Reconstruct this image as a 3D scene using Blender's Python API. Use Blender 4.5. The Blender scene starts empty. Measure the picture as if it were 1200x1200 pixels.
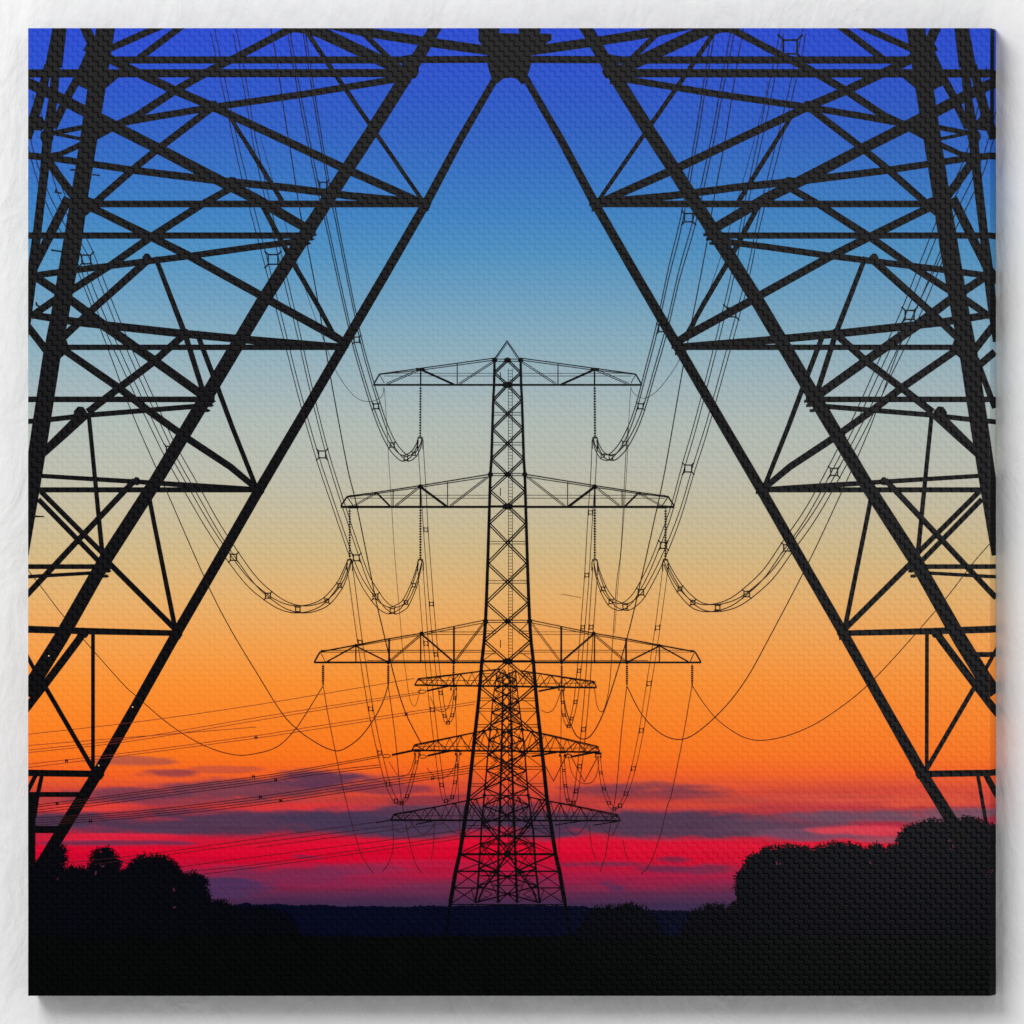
import bpy, math, random
import numpy as np
from mathutils import Vector
from mathutils.geometry import tessellate_polygon

random.seed(7)
S = bpy.context.scene
COL = S.collection
PX = 0.001                      # one photo pixel = one millimetre on the print's front
XL, XR, YT, YB, XS = 33.0, 1160.0, 33.0, 1167.0, 1167.0
DEPTH = 0.032                   # how far the stretched canvas stands off the wall
CAMX = 3792.0

# ---------------------------------------------------------------- camera
H = 12.0
cd = bpy.data.cameras.new('camera'); cam = bpy.data.objects.new('camera', cd); COL.objects.link(cam)
cam.location = ((CAMX-600)*PX, -H, 0); cam.rotation_euler = (math.radians(90), 0, 0)
cd.sensor_width = 36; cd.lens = 36*H/1.2; cd.shift_x = (600-CAMX)/1200; cd.clip_end = 100
S.camera = cam
# ---------------------------------------------------------------- world, lamps, exposure
w = bpy.data.worlds.new('World'); S.world = w; w.use_nodes = True
nt = w.node_tree                # added fill, dim behind the camera, brighter to the sides, above and below
nt.nodes['Background'].inputs[0].default_value = (1, 1, 1, 1)
_tc = nt.nodes.new('ShaderNodeTexCoord'); _sp = nt.nodes.new('ShaderNodeSeparateXYZ'); _ab = nt.nodes.new('ShaderNodeMath'); _ab.operation = 'ABSOLUTE'
_mr = nt.nodes.new('ShaderNodeMapRange'); _mr.interpolation_type = 'SMOOTHSTEP'
nt.links.new(_tc.outputs['Generated'], _sp.inputs[0]); nt.links.new(_sp.outputs[1], _ab.inputs[0]); nt.links.new(_ab.outputs[0], _mr.inputs['Value'])
_mr.inputs['From Min'].default_value = 0.62; _mr.inputs['From Max'].default_value = 0.80; _mr.inputs['To Min'].default_value = 1.0; _mr.inputs['To Max'].default_value = 0.006
nt.links.new(_mr.outputs[0], nt.nodes['Background'].inputs[1])
S.view_settings.view_transform = 'Standard'; S.view_settings.look = 'None'
S.view_settings.exposure = 0; S.view_settings.gamma = 1

def area(name, loc, size, energy, target=(0, 0, 0), spread=180):
    l = bpy.data.lights.new(name, 'AREA'); l.shape = 'RECTANGLE'
    l.size, l.size_y = size; l.energy = energy; l.spread = math.radians(spread)
    o = bpy.data.objects.new(name, l); COL.objects.link(o); o.location = loc
    d = Vector(target) - Vector(loc)
    o.rotation_euler = d.to_track_quat('-Z', 'Y').to_euler()
    return o
area('key_softbox', (-2.4, -5.2, 4.6), (3.7, 3.7), 392)
area('top_softbox', (-0.72, -2.7, 0.85), (1.72, 1.02), 3.3, (-0.72, 0, 0.85))
area('strip_softbox', (-0.124, -2.7, 0.09), (0.53, 1.24), 1.25, (-0.124, 0, 0.09))
area('left_softbox', (-1.39, -2.7, 0.045), (0.37, 0.6), 0.18, (-1.39, 0, 0.045))

# ---------------------------------------------------------------- object helpers
E = Vector((0, 0, -0.567))
def link(name, me, parent=None, mat=None):
    o = bpy.data.objects.new(name, me); COL.objects.link(o)
    if parent: o.parent = parent
    if mat and me: me.materials.append(mat)
    return o
def empty(name, parent=None, loc=(0, 0, 0), label=None):
    o = link(name, None, parent); o.location = loc; o.empty_display_size = 0.05
    if label: o['label'] = label
    return o

# ---------------------------------------------------------------- materials
def N(nt, t, **k):
    n = nt.nodes.new(t)
    for a, b in k.items(): setattr(n, a, b)
    return n
def math_node(nt, op, a, b=None):
    n = N(nt, 'ShaderNodeMath', operation=op)
    for i, v in enumerate((a, b)):
        if v is None: continue
        if isinstance(v, (int, float)): n.inputs[i].default_value = v
        else: nt.links.new(v, n.inputs[i])
    return n.outputs[0]
def weave(nt):
    """stair-stepped embossed weave of the canvas, 12 mm repeat"""
    tc = N(nt, 'ShaderNodeTexCoord'); sp = N(nt, 'ShaderNodeSeparateXYZ')
    nz = N(nt, 'ShaderNodeTexNoise'); nz.inputs['Scale'].default_value = 60
    nt.links.new(tc.outputs['Object'], nz.inputs['Vector'])
    nt.links.new(tc.outputs['Object'], sp.inputs[0])
    x0 = math_node(nt, 'SUBTRACT', sp.outputs[0], sp.outputs[1])     # runs round the right edge
    jit = math_node(nt, 'MULTIPLY', math_node(nt, 'SUBTRACT', nz.outputs[0], 0.5), 0.0022)
    x = math_node(nt, 'ADD', x0, jit); y = math_node(nt, 'MULTIPLY', sp.outputs[2], -1)
    s = math_node(nt, 'ADD', x, y); t = math_node(nt, 'SUBTRACT', x, y)
    P = 0.0119
    sn = math_node(nt, 'SINE', math_node(nt, 'MULTIPLY', s, 2*math.pi/P))
    sn3 = math_node(nt, 'SINE', math_node(nt, 'MULTIPLY', s, 6*math.pi/P))
    off = math_node(nt, 'ADD', math_node(nt, 'MULTIPLY', sn, 0.00225), math_node(nt, 'MULTIPLY', sn3, 0.00004))
    ph = math_node(nt, 'MULTIPLY', math_node(nt, 'SUBTRACT', t, off), 2*math.pi/P)
    c = math_node(nt, 'ADD', math_node(nt, 'MULTIPLY', math_node(nt, 'COSINE', ph), 0.5), 0.5)
    g = math_node(nt, 'POWER', c, 5.0)
    fine = N(nt, 'ShaderNodeTexNoise'); fine.inputs['Scale'].default_value = 700; fine.inputs['Detail'].default_value = 3
    nt.links.new(tc.outputs['Object'], fine.inputs['Vector'])
    h = math_node(nt, 'SUBTRACT', math_node(nt, 'MULTIPLY', fine.outputs[0], 0.35), g)
    return h, g
def print_mat(name, rgb=None, mottle=0.0):
    m = bpy.data.materials.new(name); m.use_nodes = True; nt = m.node_tree
    b = nt.nodes['Principled BSDF']
    if rgb is None:
        a = N(nt, 'ShaderNodeAttribute', attribute_name='ink')
        nt.links.new(a.outputs['Color'], b.inputs['Base Color'])
    else:
        tc = N(nt, 'ShaderNodeTexCoord'); nz = N(nt, 'ShaderNodeTexNoise')
        nz.inputs['Scale'].default_value = 40; nz.inputs['Detail'].default_value = 6
        nt.links.new(tc.outputs['Object'], nz.inputs['Vector'])
        mx = N(nt, 'ShaderNodeMix', data_type='RGBA')
        nt.links.new(nz.outputs[0], mx.inputs['Factor'])
        mx.inputs['A'].default_value = (*[c*(1-mottle) for c in rgb], 1)
        mx.inputs['B'].default_value = (*[c*(1+mottle) for c in rgb], 1)
        nt.links.new(mx.outputs['Result'], b.inputs['Base Color'])
    b.inputs['Roughness'].default_value = 0.9; b.inputs['Specular IOR Level'].default_value = 0.0
    b.inputs['Coat Weight'].default_value = 1.0; b.inputs['Coat Roughness'].default_value = 0.21
    b.inputs['Coat IOR'].default_value = 1.5
    h, g = weave(nt)
    # coat cut on sides; thread-gap shade painted in as less coat, darker colour
    tcn = N(nt, 'ShaderNodeTexCoord'); spn = N(nt, 'ShaderNodeSeparateXYZ'); nt.links.new(tcn.outputs['Normal'], spn.inputs[0])
    front = math_node(nt, 'MAXIMUM', math_node(nt, 'MULTIPLY', spn.outputs[1], spn.outputs[1]), 0.13)
    nt.links.new(math_node(nt, 'MULTIPLY', front, math_node(nt, 'SUBTRACT', 1.0, math_node(nt, 'MULTIPLY', g, 0.76))), b.inputs['Coat Weight'])
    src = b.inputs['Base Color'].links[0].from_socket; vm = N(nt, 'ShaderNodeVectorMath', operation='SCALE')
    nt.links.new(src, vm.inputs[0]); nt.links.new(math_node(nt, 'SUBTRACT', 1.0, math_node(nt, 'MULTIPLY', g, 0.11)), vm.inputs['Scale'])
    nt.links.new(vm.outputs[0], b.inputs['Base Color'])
    bp = N(nt, 'ShaderNodeBump'); bp.inputs['Strength'].default_value = 1.0; bp.inputs['Distance'].default_value = 0.00007
    nt.links.new(h, bp.inputs['Height']); nt.links.new(bp.outputs[0], b.inputs['Coat Normal'])
    bq = N(nt, 'ShaderNodeBump'); bq.inputs['Strength'].default_value = 1.0; bq.inputs['Distance'].default_value = 0.00015
    nt.links.new(h, bq.inputs['Height']); nt.links.new(bq.outputs[0], b.inputs['Normal'])
    return m
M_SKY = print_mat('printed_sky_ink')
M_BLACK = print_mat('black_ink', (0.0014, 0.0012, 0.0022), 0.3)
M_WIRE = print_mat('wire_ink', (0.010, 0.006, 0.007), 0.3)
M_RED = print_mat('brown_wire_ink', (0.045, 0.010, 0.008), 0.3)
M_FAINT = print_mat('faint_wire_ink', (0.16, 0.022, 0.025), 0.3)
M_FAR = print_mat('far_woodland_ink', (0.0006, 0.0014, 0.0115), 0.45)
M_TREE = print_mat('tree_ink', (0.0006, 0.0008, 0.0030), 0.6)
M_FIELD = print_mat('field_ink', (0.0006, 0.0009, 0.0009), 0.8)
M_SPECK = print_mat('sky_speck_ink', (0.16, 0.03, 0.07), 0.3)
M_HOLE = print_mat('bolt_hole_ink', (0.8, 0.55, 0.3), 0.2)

wm = bpy.data.materials.new('white_plaster'); wm.use_nodes = True; nt = wm.node_tree
b = nt.nodes['Principled BSDF']; b.inputs['Roughness'].default_value = 0.85; b.inputs['Specular IOR Level'].default_value = 0.2
tc = N(nt, 'ShaderNodeTexCoord')
mp = N(nt, 'ShaderNodeMapping'); mp.inputs['Scale'].default_value = (1.3, 1, 0.7); mp.inputs['Rotation'].default_value = (0, 0.5, 0)
nt.links.new(tc.outputs['Object'], mp.inputs['Vector'])
n1 = N(nt, 'ShaderNodeTexNoise'); n1.inputs['Scale'].default_value = 14; n1.inputs['Detail'].default_value = 6; n1.inputs['Distortion'].default_value = 0.8
n2 = N(nt, 'ShaderNodeTexNoise'); n2.inputs['Scale'].default_value = 70; n2.inputs['Detail'].default_value = 5
for n_ in (n1, n2): nt.links.new(mp.outputs[0], n_.inputs['Vector'])
mx = N(nt, 'ShaderNodeMix', data_type='RGBA'); nt.links.new(n1.outputs[0], mx.inputs['Factor'])
mx.inputs['A'].default_value = (0.80, 0.80, 0.80, 1); mx.inputs['B'].default_value = (0.88, 0.88, 0.88, 1)
nt.links.new(mx.outputs['Result'], b.inputs['Base Color'])
hh = math_node(nt, 'ADD', n1.outputs[0], math_node(nt, 'MULTIPLY', n2.outputs[0], 0.25))
bp = N(nt, 'ShaderNodeBump'); bp.inputs['Strength'].default_value = 0.7; bp.inputs['Distance'].default_value = 0.006
nt.links.new(hh, bp.inputs['Height']); nt.links.new(bp.outputs[0], b.inputs['Normal'])

# ---------------------------------------------------------------- the wall
me = bpy.data.meshes.new('wall')
X0, X1, Z0, Z1 = -3, 3, -2, 2
Y0 = DEPTH+0.001
v = [(X0, Y0, Z0), (X1, Y0, Z0), (X1, Y0, Z1), (X0, Y0, Z1)]
v += [(a, Y0+0.12, c) for a, _, c in v]
me.from_pydata(v, [], [(0, 1, 2, 3), (7, 6, 5, 4), (1, 0, 4, 5), (2, 1, 5, 6), (3, 2, 6, 7), (0, 3, 7, 4)])
wall = link('wall', me, None, wm); wall['kind'] = 'structure'; wall['label'] = 'white plaster wall behind the canvas print'

# ---------------------------------------------------------------- the canvas print
ROOT = empty('canvas_print', None, tuple(E))
ROOT['label'] = 'square stretched canvas print of electricity pylons at sunset hanging on the white wall'
ROOT['category'] = 'canvas print'

# colours of the printed sky ------------------------------------
def lin(c):
    c = np.asarray(c, float)/255.0
    return np.where(c <= 0.04045, c/12.92, ((c+0.055)/1.055)**2.4)
rng = np.random.RandomState(3)
LAT = rng.rand(256, 256)
def vnoise(x, y):
    xi = np.floor(x).astype(int); yi = np.floor(y).astype(int); fx = x-xi; fy = y-yi
    fx = fx*fx*(3-2*fx); fy = fy*fy*(3-2*fy)
    a = LAT[yi % 256, xi % 256]; b_ = LAT[yi % 256, (xi+1) % 256]; c = LAT[(yi+1) % 256, xi % 256]; d = LAT[(yi+1) % 256, (xi+1) % 256]
    return (a*(1-fx)+b_*fx)*(1-fy)+(c*(1-fx)+d*fx)*fy
def fbm(x, y, o=5):
    r = 0; a = 0.5; n = 0
    for i in range(o):
        r = r+a*vnoise(x*2**i+17*i, y*2**i+31*i); n += a; a *= 0.55
    return r/n-0.5
RAMP = [(33, 26, 66, 198), (70, 27, 71, 196), (110, 30, 79, 191), (150, 34, 89, 188), (200, 44, 107, 188), (250, 56, 125, 189), (300, 76, 142, 188), (350, 107, 156, 188),
        (400, 134, 170, 186), (450, 158, 178, 184), (500, 176, 186, 179), (550, 186, 187, 173), (600, 198, 187, 156), (650, 211, 184, 133), (700, 230, 177, 109), (750, 244, 162, 79), (800, 252, 145, 48), (850, 254, 130, 34),
        (885, 253, 118, 26), (905, 248, 100, 32), (925, 218, 74, 50), (945, 192, 56, 58), (965, 168, 40, 64), (978, 190, 26, 56), (987, 222, 8, 48),
        (1005, 214, 0, 44), (1018, 190, 14, 56), (1030, 160, 26, 68), (1045, 98, 40, 74), (1062, 60, 42, 76), (1200, 60, 40, 80)]
PU = (84, 56, 82)
# cloud patches: x, y, half-width, half-height, colour, strength
CL = [(540, 945, 120, 16, (112, 52, 72), .85), (620, 950, 70, 12, (104, 50, 74), .8), (690, 935, 60, 12, (166, 60, 62), .6), (200, 938, 160, 6, (120, 56, 76), .7), (420, 940, 80, 8, (190, 60, 60), .6), (560, 1040, 120, 12, (104, 44, 76), .6),
      (150, 892, 60, 6, (130, 66, 76), .6), (200, 907, 46, 6, (118, 52, 72), .75), (262, 902, 40, 5, (160, 70, 66), .5),
      (150, 930, 75, 8, (96, 56, 80), .8), (300, 924, 130, 14, (100, 58, 80), .85), (384, 914, 80, 12, (88, 52, 80), .95),
      (450, 925, 60, 8, (120, 52, 74), .7), (105, 946, 80, 6, (232, 62, 52), .8), (345, 947, 110, 7, (222, 52, 54), .85),
      (60, 964, 60, 8, (96, 54, 80), .8), (260, 964, 260, 17, (74, 54, 80), .95), (480, 962, 140, 20, (70, 54, 82), .95),
      (130, 981, 110, 5, (226, 30, 60), .9), (150, 988, 110, 3.4, (98, 46, 80), .85), (360, 1004, 18, 2.5, (110, 30, 70), .7),
      (330, 1024, 110, 12, (104, 44, 82), .75), (420, 1018, 70, 8, (120, 44, 82), .6), (520, 1012, 90, 5, (170, 28, 70), .5), (250, 1040, 70, 14, (70, 48, 90), .9),
      (520, 1025, 90, 5, (180, 24, 62), .6), (380, 1034, 60, 7, (136, 36, 78), .6),
      (520, 938, 90, 8, (150, 54, 66), .8), (540, 952, 100, 10, (96, 58, 80), .8), (590, 935, 60, 8, (212, 64, 52), .7),
      (700, 945, 70, 10, (196, 58, 56), .7), (700, 925, 60, 8, (150, 56, 66), .7), (765, 924, 90, 9, (124, 58, 72), .85), (815, 930, 60, 7, (130, 58, 70), .7),
      (770, 932, 60, 6, (150, 56, 66), .5), (800, 944, 90, 5, (216, 70, 52), .7), (870, 938, 60, 5, (190, 70, 60), .6), (960, 936, 90, 7, (214, 76, 60), .75),
      (1090, 938, 90, 9, (228, 84, 56), .8), (760, 966, 205, 17, (78, 56, 80), .97), (930, 965, 95, 15, (92, 62, 84), .8),
      (1020, 957, 110, 8, (108, 74, 94), .95), (1130, 952, 60, 7, (112, 78, 96), .9), (950, 978, 70, 8, (110, 70, 94), .85),
      (1030, 973, 70, 6, (222, 60, 76), .9), (1040, 984, 40, 4, (140, 76, 96), .8), (1090, 962, 40, 5, (120, 80, 96), .6),
      (640, 974, 60, 12, (72, 52, 80), .9), (780, 1007, 26, 4.5, (120, 30, 66), .85), (700, 1013, 55, 4, (118, 36, 72), .85),
      (770, 1019, 46, 5, (104, 36, 74), .9), (828, 1019, 40, 7, (112, 38, 72), .85), (715, 1040, 12, 8, (88, 42, 84), .8), (630, 1031, 30, 4, (110, 40, 80), .6)]
def sky(x, y):
    ry = [r[0] for r in RAMP]; tab = lin([r[1:] for r in RAMP])
    wy = y + (fbm(x/150, y/18)*14+fbm(x/40+9, y/7)*5)*np.clip((y-890)/40, 0, 1)*np.clip((1062-y)/20, 0.2, 1)
    c = np.stack([np.interp(wy, ry, tab[:, k]) for k in range(3)], -1)
    wob = fbm(x/70+40, y/12+5)*1.5+fbm(x/22+3, y/5+5)*0.8
    wx = x+fbm(x/60+2, y/9+70)*50
    for cx, cy, rx, ryy, col, al in CL:
        d = ((wx-cx)/rx)**2+((y-cy)/ryy)**2
        m = np.clip(1.25-d+wob, 0, 1); m = (m*m*(3-2*m))*al
        m = m[..., None]; c = c*(1-m)+lin(col)*m
    st = (fbm(x/90+60, y/3.2+11)*.5+fbm(x/30, y/2.2+3)*.35)*np.clip((y-900)/30, 0, 1); c = c*(1+st[..., None]*.55)
    return c
def P3(u, y, off=0.0):
    """point on the print: u past XR turns onto the right side face"""
    if u <= XR+1e-6: p = ((u-600)*PX, -off, (600-y)*PX)
    else: p = ((XR-600)*PX+off*0.35, (u-XR)/(XS-XR)*DEPTH, (600-y)*PX)
    return (p[0], p[1], p[2]-E.z)

xs = np.arange(XL, XR+0.1, 3.5); xs = np.append(xs[:-1], XR)
ys = np.concatenate([np.arange(YT, 880, 6), np.arange(880, 1075, 1.7), np.arange(1076, YB, 15), [YB]])
def sheet(U, V, fn, vs, fs, cs):
    o = len(vs); nu, nv = len(U), len(V)
    gx, gy = np.meshgrid(U, V)
    for j in range(nv):
        for i in range(nu): vs.append(fn(U[i], V[j]))
    for j in range(nv-1):
        for i in range(nu-1):
            a = o+j*nu+i; fs.append((a, a+nu, a+nu+1, a+1))
    return gx, gy
vs, fs, cs = [], [], []
g = sheet(xs, ys, lambda u, y: P3(u, y), vs, fs, cs); cs.append(sky(*g).reshape(-1, 3))
us = np.array([XR+0.001, XR+2, XR+4, XS]); g = sheet(us, ys, lambda u, y: P3(u, y), vs, fs, cs); cs.append(sky(*g).reshape(-1, 3))
def left(u, y): return ((XL-600)*PX, u/7*DEPTH, (600-y)*PX-E.z)
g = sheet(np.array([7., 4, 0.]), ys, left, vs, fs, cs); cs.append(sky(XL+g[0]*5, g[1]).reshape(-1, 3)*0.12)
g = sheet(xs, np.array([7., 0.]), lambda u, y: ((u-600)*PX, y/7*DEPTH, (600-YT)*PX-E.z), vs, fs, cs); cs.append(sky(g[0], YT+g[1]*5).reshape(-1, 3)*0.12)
g = sheet(xs, np.array([0., 7.]), lambda u, y: ((u-600)*PX, y/7*DEPTH, (600-YB)*PX-E.z), vs, fs, cs); cs.append(np.tile([0.001, 0.0014, 0.0012], (g[0].size, 1)))
me = bpy.data.meshes.new('printed_sky'); me.from_pydata(vs, [], fs)
at = me.color_attributes.new('ink', 'FLOAT_COLOR', 'POINT'); cc = np.concatenate(cs)
at.data.foreach_set('color', np.concatenate([cc, np.ones((len(cc), 1))], 1).astype(np.float32).ravel())
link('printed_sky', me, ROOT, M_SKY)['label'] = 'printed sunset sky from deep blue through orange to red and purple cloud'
# wooden stretcher frame inside the canvas
wood = bpy.data.materials.new('pine'); wood.use_nodes = True; nt = wood.node_tree; bb = nt.nodes['Principled BSDF']
wv = N(nt, 'ShaderNodeTexNoise'); wv.inputs['Scale'].default_value = 30; cr = N(nt, 'ShaderNodeValToRGB')
cr.color_ramp.elements[0].color = (0.42, 0.27, 0.14, 1); cr.color_ramp.elements[1].color = (0.58, 0.41, 0.24, 1)
nt.links.new(wv.outputs[0], cr.inputs[0]); nt.links.new(cr.outputs[0], bb.inputs['Base Color'])
def bar(x0, x1, y0, y1):
    v = [((a-600)*PX, d, (600-c)*PX-E.z) for d in (0.004, DEPTH-0.002) for a, c in ((x0, y0), (x1, y0), (x1, y1), (x0, y1))]
    m = bpy.data.meshes.new('stretcher_bar'); m.from_pydata(v, [], [(0, 1, 2, 3), (7, 6, 5, 4), (0, 4, 5, 1), (1, 5, 6, 2), (2, 6, 7, 3), (3, 7, 4, 0)])
    link('stretcher_bar', m, ROOT, wood)
bar(XL+2, XR-2, YT+2, YT+42); bar(XL+2, XR-2, YB-42, YB-2); bar(XL+2, XL+42, YT+43, YB-43); bar(XR-42, XR-2, YT+43, YB-43)

# ---------------------------------------------------------------- drawing kit for the printed motifs
def clip(poly, ax, val, keep_less):
    out = []
    for i in range(len(poly)):
        a, b_ = poly[i], poly[(i+1) % len(poly)]
        ia = (a[ax] <= val) == keep_less or a[ax] == val; ib = (b_[ax] <= val) == keep_less or b_[ax] == val
        if ia: out.append(a)
        if ia != ib:
            t = (val-a[ax])/(b_[ax]-a[ax]); q = [a[0]+t*(b_[0]-a[0]), a[1]+t*(b_[1]-a[1])]; q[ax] = val; out.append(tuple(q))
    return out
class Art:
    lvl = [0]
    def __init__(s, layer): s.v = []; s.f = []; s.layer = layer
    def off(s):
        Art.lvl[0] = (Art.lvl[0]+1) % 160
        return 0.00004+(0 if s.layer == 0 else 0.00005+(0.00036 if s.layer == 9 else 0)+Art.lvl[0]*2.0e-6)
    def poly(s, pts, off=None):
        off = s.off() if off is None else off
        pts = [tuple(p) for p in pts]
        a = 0
        for i in range(len(pts)):
            p, q = pts[i], pts[(i+1) % len(pts)]; a += p[0]*q[1]-q[0]*p[1]
        if a > 0: pts = pts[::-1]          # photo y runs down
        for ax, val, kl in ((0, XL, False), (0, XS, True), (1, YT, False), (1, YB, True)):
            pts = clip(pts, ax, val, kl)
            if len(pts) < 3: return
        for side in (0, 1):
            q = clip(pts, 0, XR, side == 0)
            if len(q) < 3 or (max(p[0] for p in q)-min(p[0] for p in q)) < 1e-4: continue
            o = len(s.v)
            for x, y in q:
                if side and x <= XR+1e-6: x = XR+2e-6
                s.v.append(P3(x, y, off))
            s.f.append(tuple(range(o, o+len(q))))
    def line(s, pts, w=1.0, ext=0.0):
        n = len(pts); ws = list(w) if isinstance(w, (list, tuple)) else [w]*n
        P = [np.array(p[:2], float) for p in pts]
        if ext:
            d = P[0]-P[1]; P[0] = P[0]+d/np.linalg.norm(d)*ext; d = P[-1]-P[-2]; P[-1] = P[-1]+d/np.linalg.norm(d)*ext
        L, R = [], []
        for i in range(n):
            d0 = P[i]-P[i-1] if i else P[1]-P[0]; d1 = P[i+1]-P[i] if i < n-1 else d0
            d0 = d0/np.linalg.norm(d0); d1 = d1/np.linalg.norm(d1); t = d0+d1; t = t/np.linalg.norm(t)
            nn = np.array([-t[1], t[0]]); k = min(1.5, 1/max(0.4, float(np.dot(nn, [-d0[1], d0[0]]))))
            L.append(P[i]+nn*ws[i]/2*k); R.append(P[i]-nn*ws[i]/2*k)
        off = s.off()
        for i in range(n-1): s.poly([L[i], L[i+1], R[i+1], R[i]], off)
    def dbl(s, a, b_, sep=2.0, w=0.8):
        a = np.array(a, float); b_ = np.array(b_, float); d = b_-a; d /= np.linalg.norm(d); n = np.array([-d[1], d[0]])*sep/2
        s.line([a+n, b_+n], w); s.line([a-n, b_-n], w)
    def dot(s, x, y, r, n=8, jit=0.0):
        s.poly([(x+r*math.cos(2*math.pi*i/n)*(1+random.uniform(-jit, jit)), y+r*math.sin(2*math.pi*i/n)*(1+random.uniform(-jit, jit))) for i in range(n)])
    def fill(s, pts):
        off = s.off()
        tris = tessellate_polygon([[Vector((x, y, 0)) for x, y in pts]])
        for t in tris: s.poly([pts[i] for i in t], off)
    def build(s, name, parent, mat, label=None):
        if not s.f: return None
        m = bpy.data.meshes.new(name); m.from_pydata(s.v, [], s.f)
        o = link(name, m, parent, mat)
        if label: o['label'] = label
        return o
def stroke(name, parent, layer, pts, w, mat=None, ext=0.0):
    a = Art(layer); a.line(pts, w, ext); return a.build(name, parent, mat or M_BLACK)
def smooth(pts, k=5):
    """Catmull-Rom through the given points"""
    P = [np.array(p, float) for p in pts]; P = [2*P[0]-P[1]]+P+[2*P[-1]-P[-2]]; out = []
    for i in range(1, len(P)-2):
        for j in range(k):
            t = j/k; a, b_, c, d = P[i-1:i+3]
            out.append(0.5*((2*b_)+(c-a)*t+(2*a-5*b_+4*c-d)*t*t+(3*b_-a-3*c+d)*t**3))
    out.append(P[-2]); return out
def mir(pts, M): return [(M-p[0],)+tuple(p[1:]) for p in pts]

# ---------------------------------------------------------------- far woodland, field
def rough(pts, amp, step=1.6):
    out = []
    for (x0, y0), (x1, y1) in zip(pts[:-1], pts[1:]):
        n = max(1, int(math.hypot(x1-x0, y1-y0)/step))
        for i in range(n):
            t = i/n; out.append((x0+(x1-x0)*t+random.uniform(-amp, amp)*.5, y0+(y1-y0)*t+random.uniform(-amp, amp)))
    out.append(pts[-1]); return out
hor = [(33, 1062), (267, 1062), (275, 1060), (290, 1058), (300, 1060), (320, 1059), (340, 1061), (372, 1060), (400, 1062), (440, 1062), (480, 1063),
       (492, 1061), (520, 1062), (560, 1061), (600, 1060), (640, 1061), (685, 1062), (700, 1065), (757, 1066), (795, 1067), (817, 1068), (850, 1066), (900, 1064), (1167, 1064)]
a = Art(0); top = rough(hor, 0.9)
for p, q in zip(top[:-1], top[1:]):
    if q[0] > p[0]: a.poly([p, q, (q[0], 1098), (p[0], 1098)], 0.00008)
a.build('printed_woodland', ROOT, M_FAR, 'dark blue band of distant woodland along the horizon')
a = Art(0); a.poly([(33, 1097.6), (1167, 1097.6), (1167, 1167), (33, 1167)], 0.00016)
for i in range(900):
    x = random.uniform(33, 1165); a.poly([(x, 1099), (x+random.uniform(.6, 3.5), 1099), (x+1, 1097-random.expovariate(.5))], 0.00017+(i % 300)*4e-7)
a.build('printed_field', ROOT, M_FIELD, 'near black field along the bottom of the picture')

# ---------------------------------------------------------------- trees
def tree(outline, base, label, amp=1.6, leaf=(0.9, 2.4), dens=1.0, holes=(), name='printed_tree'):
    t = Art(7)
    o = rough(outline, amp, 2.0)
    t.fill([tuple(p) for p in o]+[(o[-1][0], base), (o[0][0], base)])
    for (x0, y0), (x1, y1) in zip(outline[:-1], outline[1:]):
        L = math.hypot(x1-x0, y1-y0)
        for i in range(int(L*dens*0.95)):
            u = random.random(); r = random.uniform(*leaf)
            s_ = abs(random.gauss(0, 1.5)); nx, ny = (y1-y0)/L, -(x1-x0)/L
            t.dot(x0+(x1-x0)*u+nx*s_+random.uniform(-1, 1), y0+(y1-y0)*u+ny*s_, r*0.75/(1+s_*0.28), 6, 0.4)
        for i in range(int(L*dens*0.75)):
            u = random.random(); x = x0+(x1-x0)*u; y = y0+(y1-y0)*u; nx, ny = (y1-y0)/L, -(x1-x0)/L
            an = math.atan2(ny, nx)+random.uniform(-.9, .9); q = random.uniform(1.5, 5.6)
            t.line([(x, y), (x+q*math.cos(an), y+q*math.sin(an))], [1.2, .3]); t.dot(x+q*math.cos(an), y+q*math.sin(an), random.uniform(.4, .9), 5, .4)
    ob = t.build(name, ROOT, M_TREE, label)
    if holes:
        for x, y, r in holes:
            h = Art(9)
            for k in range(int(r*2)): h.dot(x+random.gauss(0, r*.5), y+random.gauss(0, r*.5), random.uniform(.35, .9), 5, .4)
            h.build('sky_gap', ob, M_SPECK)
    return ob
tree([(33, 1012), (47, 1011), (52, 1003), (60, 997), (66, 991), (71, 991), (77, 996), (73, 1003), (77, 1006), (74, 1012), (76, 1019), (80, 1030)], 1100,
     'printed tree at the left edge below the pylon leg', 1.4, (.8, 2.4), 1.1, [(68, 1030, 2)])
tree([(74, 1022), (84, 1017), (92, 1019), (99, 1017), (104, 1020), (109, 1026), (118, 1030)], 1100, 'low printed bush between the first two trees')
tree([(104, 1030), (107, 1018), (105, 1013), (110, 1005), (108, 1001), (114, 996), (119, 998), (124, 994), (131, 997), (131, 1002), (138, 1006), (140, 1013), (137, 1019), (146, 1024), (148, 1032)], 1100,
     'printed tree with a loose pointed crown', 1.8, (.8, 2.0), 1.3, [(112, 1022, 2), (121, 1015, 2)])
tree([(140, 1030), (148, 1021), (152, 1014), (160, 1008), (168, 1003), (175, 1006), (181, 1003), (190, 1004), (198, 1007), (205, 1013), (210, 1020), (214, 1030)], 1100,
     'printed tree with a broad rounded crown', 1.2, (.8, 2.2), 1.2)
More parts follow.
